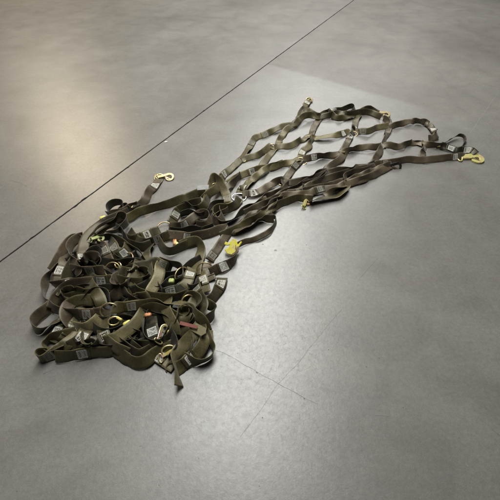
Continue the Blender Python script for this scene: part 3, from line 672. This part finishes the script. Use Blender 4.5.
S('g', 2, 70, [(140,312,3,70),(152,308,4,70),(166,311,4,70),(176,317,3.5,70),(183,324,3,70)])
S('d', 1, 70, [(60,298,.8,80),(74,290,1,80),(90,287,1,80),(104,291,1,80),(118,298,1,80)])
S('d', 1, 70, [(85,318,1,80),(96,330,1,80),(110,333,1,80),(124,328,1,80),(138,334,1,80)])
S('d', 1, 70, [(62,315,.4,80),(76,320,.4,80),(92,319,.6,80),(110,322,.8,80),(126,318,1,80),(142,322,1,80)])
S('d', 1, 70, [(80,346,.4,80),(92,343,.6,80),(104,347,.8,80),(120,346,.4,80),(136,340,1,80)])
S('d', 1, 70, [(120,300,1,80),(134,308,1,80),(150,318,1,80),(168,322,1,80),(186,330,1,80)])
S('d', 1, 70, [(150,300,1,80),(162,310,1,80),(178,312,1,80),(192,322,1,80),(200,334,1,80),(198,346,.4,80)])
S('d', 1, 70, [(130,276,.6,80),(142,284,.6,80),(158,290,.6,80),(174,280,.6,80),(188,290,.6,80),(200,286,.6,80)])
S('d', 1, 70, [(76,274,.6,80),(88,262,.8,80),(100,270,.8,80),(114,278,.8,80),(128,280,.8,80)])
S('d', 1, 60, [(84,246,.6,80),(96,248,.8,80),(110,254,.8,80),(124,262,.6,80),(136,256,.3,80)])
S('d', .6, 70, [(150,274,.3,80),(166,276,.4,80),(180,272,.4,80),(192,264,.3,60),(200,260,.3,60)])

# loops standing up out of the heap
def loop(col, x, y, rx, ry, z, a0, a1, rl=88, wd=None, patch=()):
    pts = []; k = 9
    for i in range(k):
        a = R(a0 + (a1 - a0) * i / (k - 1)); pts.append((x + rx * math.cos(a), y + ry * math.sin(a), z + .5 * math.sin(i * 1.7), rl + 8 * math.sin(i * 2.3)))
    S(col, z, rl, pts, patch, wd=wd)
loop('t', 92, 262, 9, 6, 4.5, 170, 380); loop('g', 72, 296, 10, 6, 4, 160, 330); loop('g', 141, 275, 9, 5, 4.5, 180, 400)
loop('t', 122, 282, 8, 5, 5.5, 20, 240); loop('g', 186, 318, 9, 8, 5.0, 160, 390); loop('g', 92, 340, 9, 5, 3, 10, 210)
S('g', 5, 30, [(140,262,4,30),(137,270,6,20),(132,279,6.5,15),(129,288,6,20),(124,297,4,40)])
S('g', 5, 30, [(88,281,4,30),(93,289,6,20),(99,297,6.5,15),(102,306,5.5,30)])
S('o', 5, 30, [(168,300,4.5,40),(166,308,6.5,20),(169,317,7,15),(174,326,6,30),(176,334,4,50)])
S('g', 5, 30, [(150,246,1,40),(146,254,2.6,20),(147,263,4,15),(151,272,4.5,20),(150,281,4,40)])
S('t', 5, 30, [(74,300,3,40),(68,307,4.6,20),(66,316,4.6,15),(70,325,3.5,30)])
S('g', 5, 30, [(197,300,5,40),(191,306,6,20),(186,315,6,15),(183,324,5,30)])
# deep tangle: mostly near-black strands in the heap gaps, shade put into their colour
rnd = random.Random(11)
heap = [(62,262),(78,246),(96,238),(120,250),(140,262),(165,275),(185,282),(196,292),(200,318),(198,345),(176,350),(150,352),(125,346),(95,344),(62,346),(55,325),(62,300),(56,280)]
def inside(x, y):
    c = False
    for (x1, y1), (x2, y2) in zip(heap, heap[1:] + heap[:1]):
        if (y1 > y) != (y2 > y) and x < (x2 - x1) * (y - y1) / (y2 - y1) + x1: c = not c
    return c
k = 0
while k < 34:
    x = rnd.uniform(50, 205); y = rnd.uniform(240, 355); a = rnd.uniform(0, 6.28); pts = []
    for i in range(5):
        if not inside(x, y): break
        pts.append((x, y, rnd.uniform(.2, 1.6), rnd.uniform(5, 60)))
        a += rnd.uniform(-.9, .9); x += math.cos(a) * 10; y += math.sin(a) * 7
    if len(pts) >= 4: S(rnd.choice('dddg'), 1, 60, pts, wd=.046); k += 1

# ================================================================== hardware
ring(301,161.5,.5,-20,20); ring(353,134,.5,-20,25,.030,.022); ring(239,197.5,.6,0,10,.040,.030,m=STEEL)
ring(230.5,232,.6,-30,20,.028,.012); ring(242,160,.5,-40,15,.026,.012); ring(272,147,.6,0,60,.022,.018)
ring(311,137,.5,0,15,.028,.012); ring(341.5,153.5,.5,-20,15,.026,.012); ring(283.5,184,.4,0,10,.026,.012)
ring(164.5,228,.8,20,20,.037,.034); ring(112.5,270,5,0,35,.034,.034); ring(109.5,311,5.5,10,50,.036,.032)
ring(205,271,2,0,50,.038,.040); ring(174,369,.6,0,35,.030,.030); ring(188,300,6,30,50,.026,.020,m=ZINC)
ring(135.5,207,2.5,60,40,.026,.014,m=ZINC); ring(129,258,4,-60,30,.030,.022); ring(118,265,5,-40,30,.020,.012,m=ZINC)
ring(376,280,-50,0,0) if False else None
ring(182,275,4,60,50,.040,.030); ring(159.5,176.5,1,20,25,.022,.016,m=ZINC); ring(309,99.5,1.2,20,30,.024,.016,m=ZINC)
ring(168,350,3,20,30,.024,.016,m=ZINC); ring(215,186,4,30,30,.02,.016)
hook(471,158.5,1.0,-8,8,0,1.35,PALE,1.6); hook(165,177.5,1.0,6,20,0,1.0,BRASS); hook(441.5,145.5,1.5,190,30,0,.62,PALE,1.6,2.5)
hook(383,114.5,1.2,-18,20,0,.95,BRASS,1.2,2); hook(393,167,1.0,4,60,0,1.0,DARKM); k5 = .0058; M5 = frame(231.5, 247, 3.2, 0, 32)
hk = plate([(x*k5, y*k5) for x, y in [(-6,2),(-5.2,4.6),(-2,3.2),(1,7),(4,6.4),(5.2,1.8),(8,5),(8.8,4),(6.0,-.2),(5.6,-4),(2.6,-7.2),(-3.4,-6),(-5.6,-2.4),(-2.8,-1),(-1.4,1.6),(-3.6,1.2)]], .013, M5, YEL, 'snap_hook', net, .0018)
plate([(x*k5, y*k5) for x, y in [(1,-7.6),(6,-4.2),(6.4,.4),(4.8,.2),(4,-3.4),(.4,-6)]], .019, M5, BRASS, 'latch', hk, .001)

hook(306,204,1.0,60,30,0,.6,PALE,1.5,2.5); hook(309,101,1.5,40,20,0,.7,BRASS)
hook(97.5,239,5.5,10,20,0,.6,LIME,1.4,2); ring(114,321,6,20,40,.022,.016,m=ZINC); blob('yellow_tag',119,318.5,6.5,.03,.012,.012,-30,20,YEL)
hook(170,355,2.4,20,20,0,.7,ZINC); hook(163,333,5.5,70,30,0,.7,ZINC)
blob('yellow_tag', 103,218,7.0,.034,.022,.016,25,30,YEL)
blob('orange_grip', 148,315,7.6,.030,.018,.014,10,10,ORANGE)
blob('orange_grip', 175,242.5,1.5,.022,.040,.018,10,10,ORANGE); blob('yellow_tag', 177,244.5,1.5,.018,.03,.016,30,10,YEL)
blob('green_knob', 171.5,281.5,7.0,.026,.026,.024,0,0,LIME)
blob('yellow_tag', 127,323,6.0,.034,.018,.014,35,20,YEL)
plate([(-.036,-.007),(.036,-.008),(.036,.006),(-.036,.008)],.003,frame(188.5,325,8.8,-14,10),RED,'red_tab',net)
plate([(-.03,-.018),(.02,-.018),(.03,0),(.02,.018),(-.03,.018)],.005,frame(199.5,330,7.5,-30,10),WEB['g'],'webbing_tab',net)
plate([(-.034,-.013),(.03,-.013),(.034,.013),(-.03,.013)],.003,frame(203,187.5,6.0,8,40),TAGM,'metal_tag',net)
# floor speck
c = at(166, 142)
ch = plate([(-.012,-.004),(-.002,-.008),(.010,-.003),(.012,.004),(0,.007),(-.009,.004)],.002,Matrix.Translation(c+Vector((0,0,.002)))@Matrix.Rotation(R(25),4,'Z'),metal_mat('white_chip',[(.7,.69,.65),(.78,.77,.74)],.6,0.0),'paint_chip',None,.0004)
tag(ch, 'tiny white chip lying beside the dark floor joint', 'debris')

# the smallest strands beyond a hundred become one mass of webbing
def seen(rb):
    P = [to_px(p) for p in rb.P]
    return sum(math.hypot(a[0] - b[0], a[1] - b[1]) for a, b in zip(P, P[1:])) * rb.wd * (0.6 if rb.P[0].z < .02 and inside(*to_px(rb.P[0])) else 1)
order = sorted(STRAPS, key=lambda s: -seen(s[1]))
def merge(objs, name, parent):
    bm = bmesh.new(); mats = []; uvl = bm.loops.layers.uv.new('UVMap')
    for o in objs:
        n0 = len(bm.faces); bm.from_mesh(o.data); bm.faces.ensure_lookup_table()
        m = o.data.materials[0]
        if m not in mats: mats.append(m)
        for f in bm.faces[n0:]: f.material_index = mats.index(m)
    me = bpy.data.meshes.new(name); bm.to_mesh(me); bm.free()
    for m in mats: me.materials.append(m)
    o = bpy.data.objects.new(name, me); scene.collection.objects.link(o); o.parent = parent; o['kind'] = 'stuff'
    return o
rest = [o for o, rb in order[100:]]
if rest:
    kids = [c for o in rest for c in o.children]
    big = merge(rest + [c for c in kids if c.name.startswith('sewn')], 'webbing_strap', net)
    st = [c for c in kids if c.name.startswith('stitch')]
    if st: merge(st, 'stitching', big)
    for o in kids + rest: bpy.data.objects.remove(o)
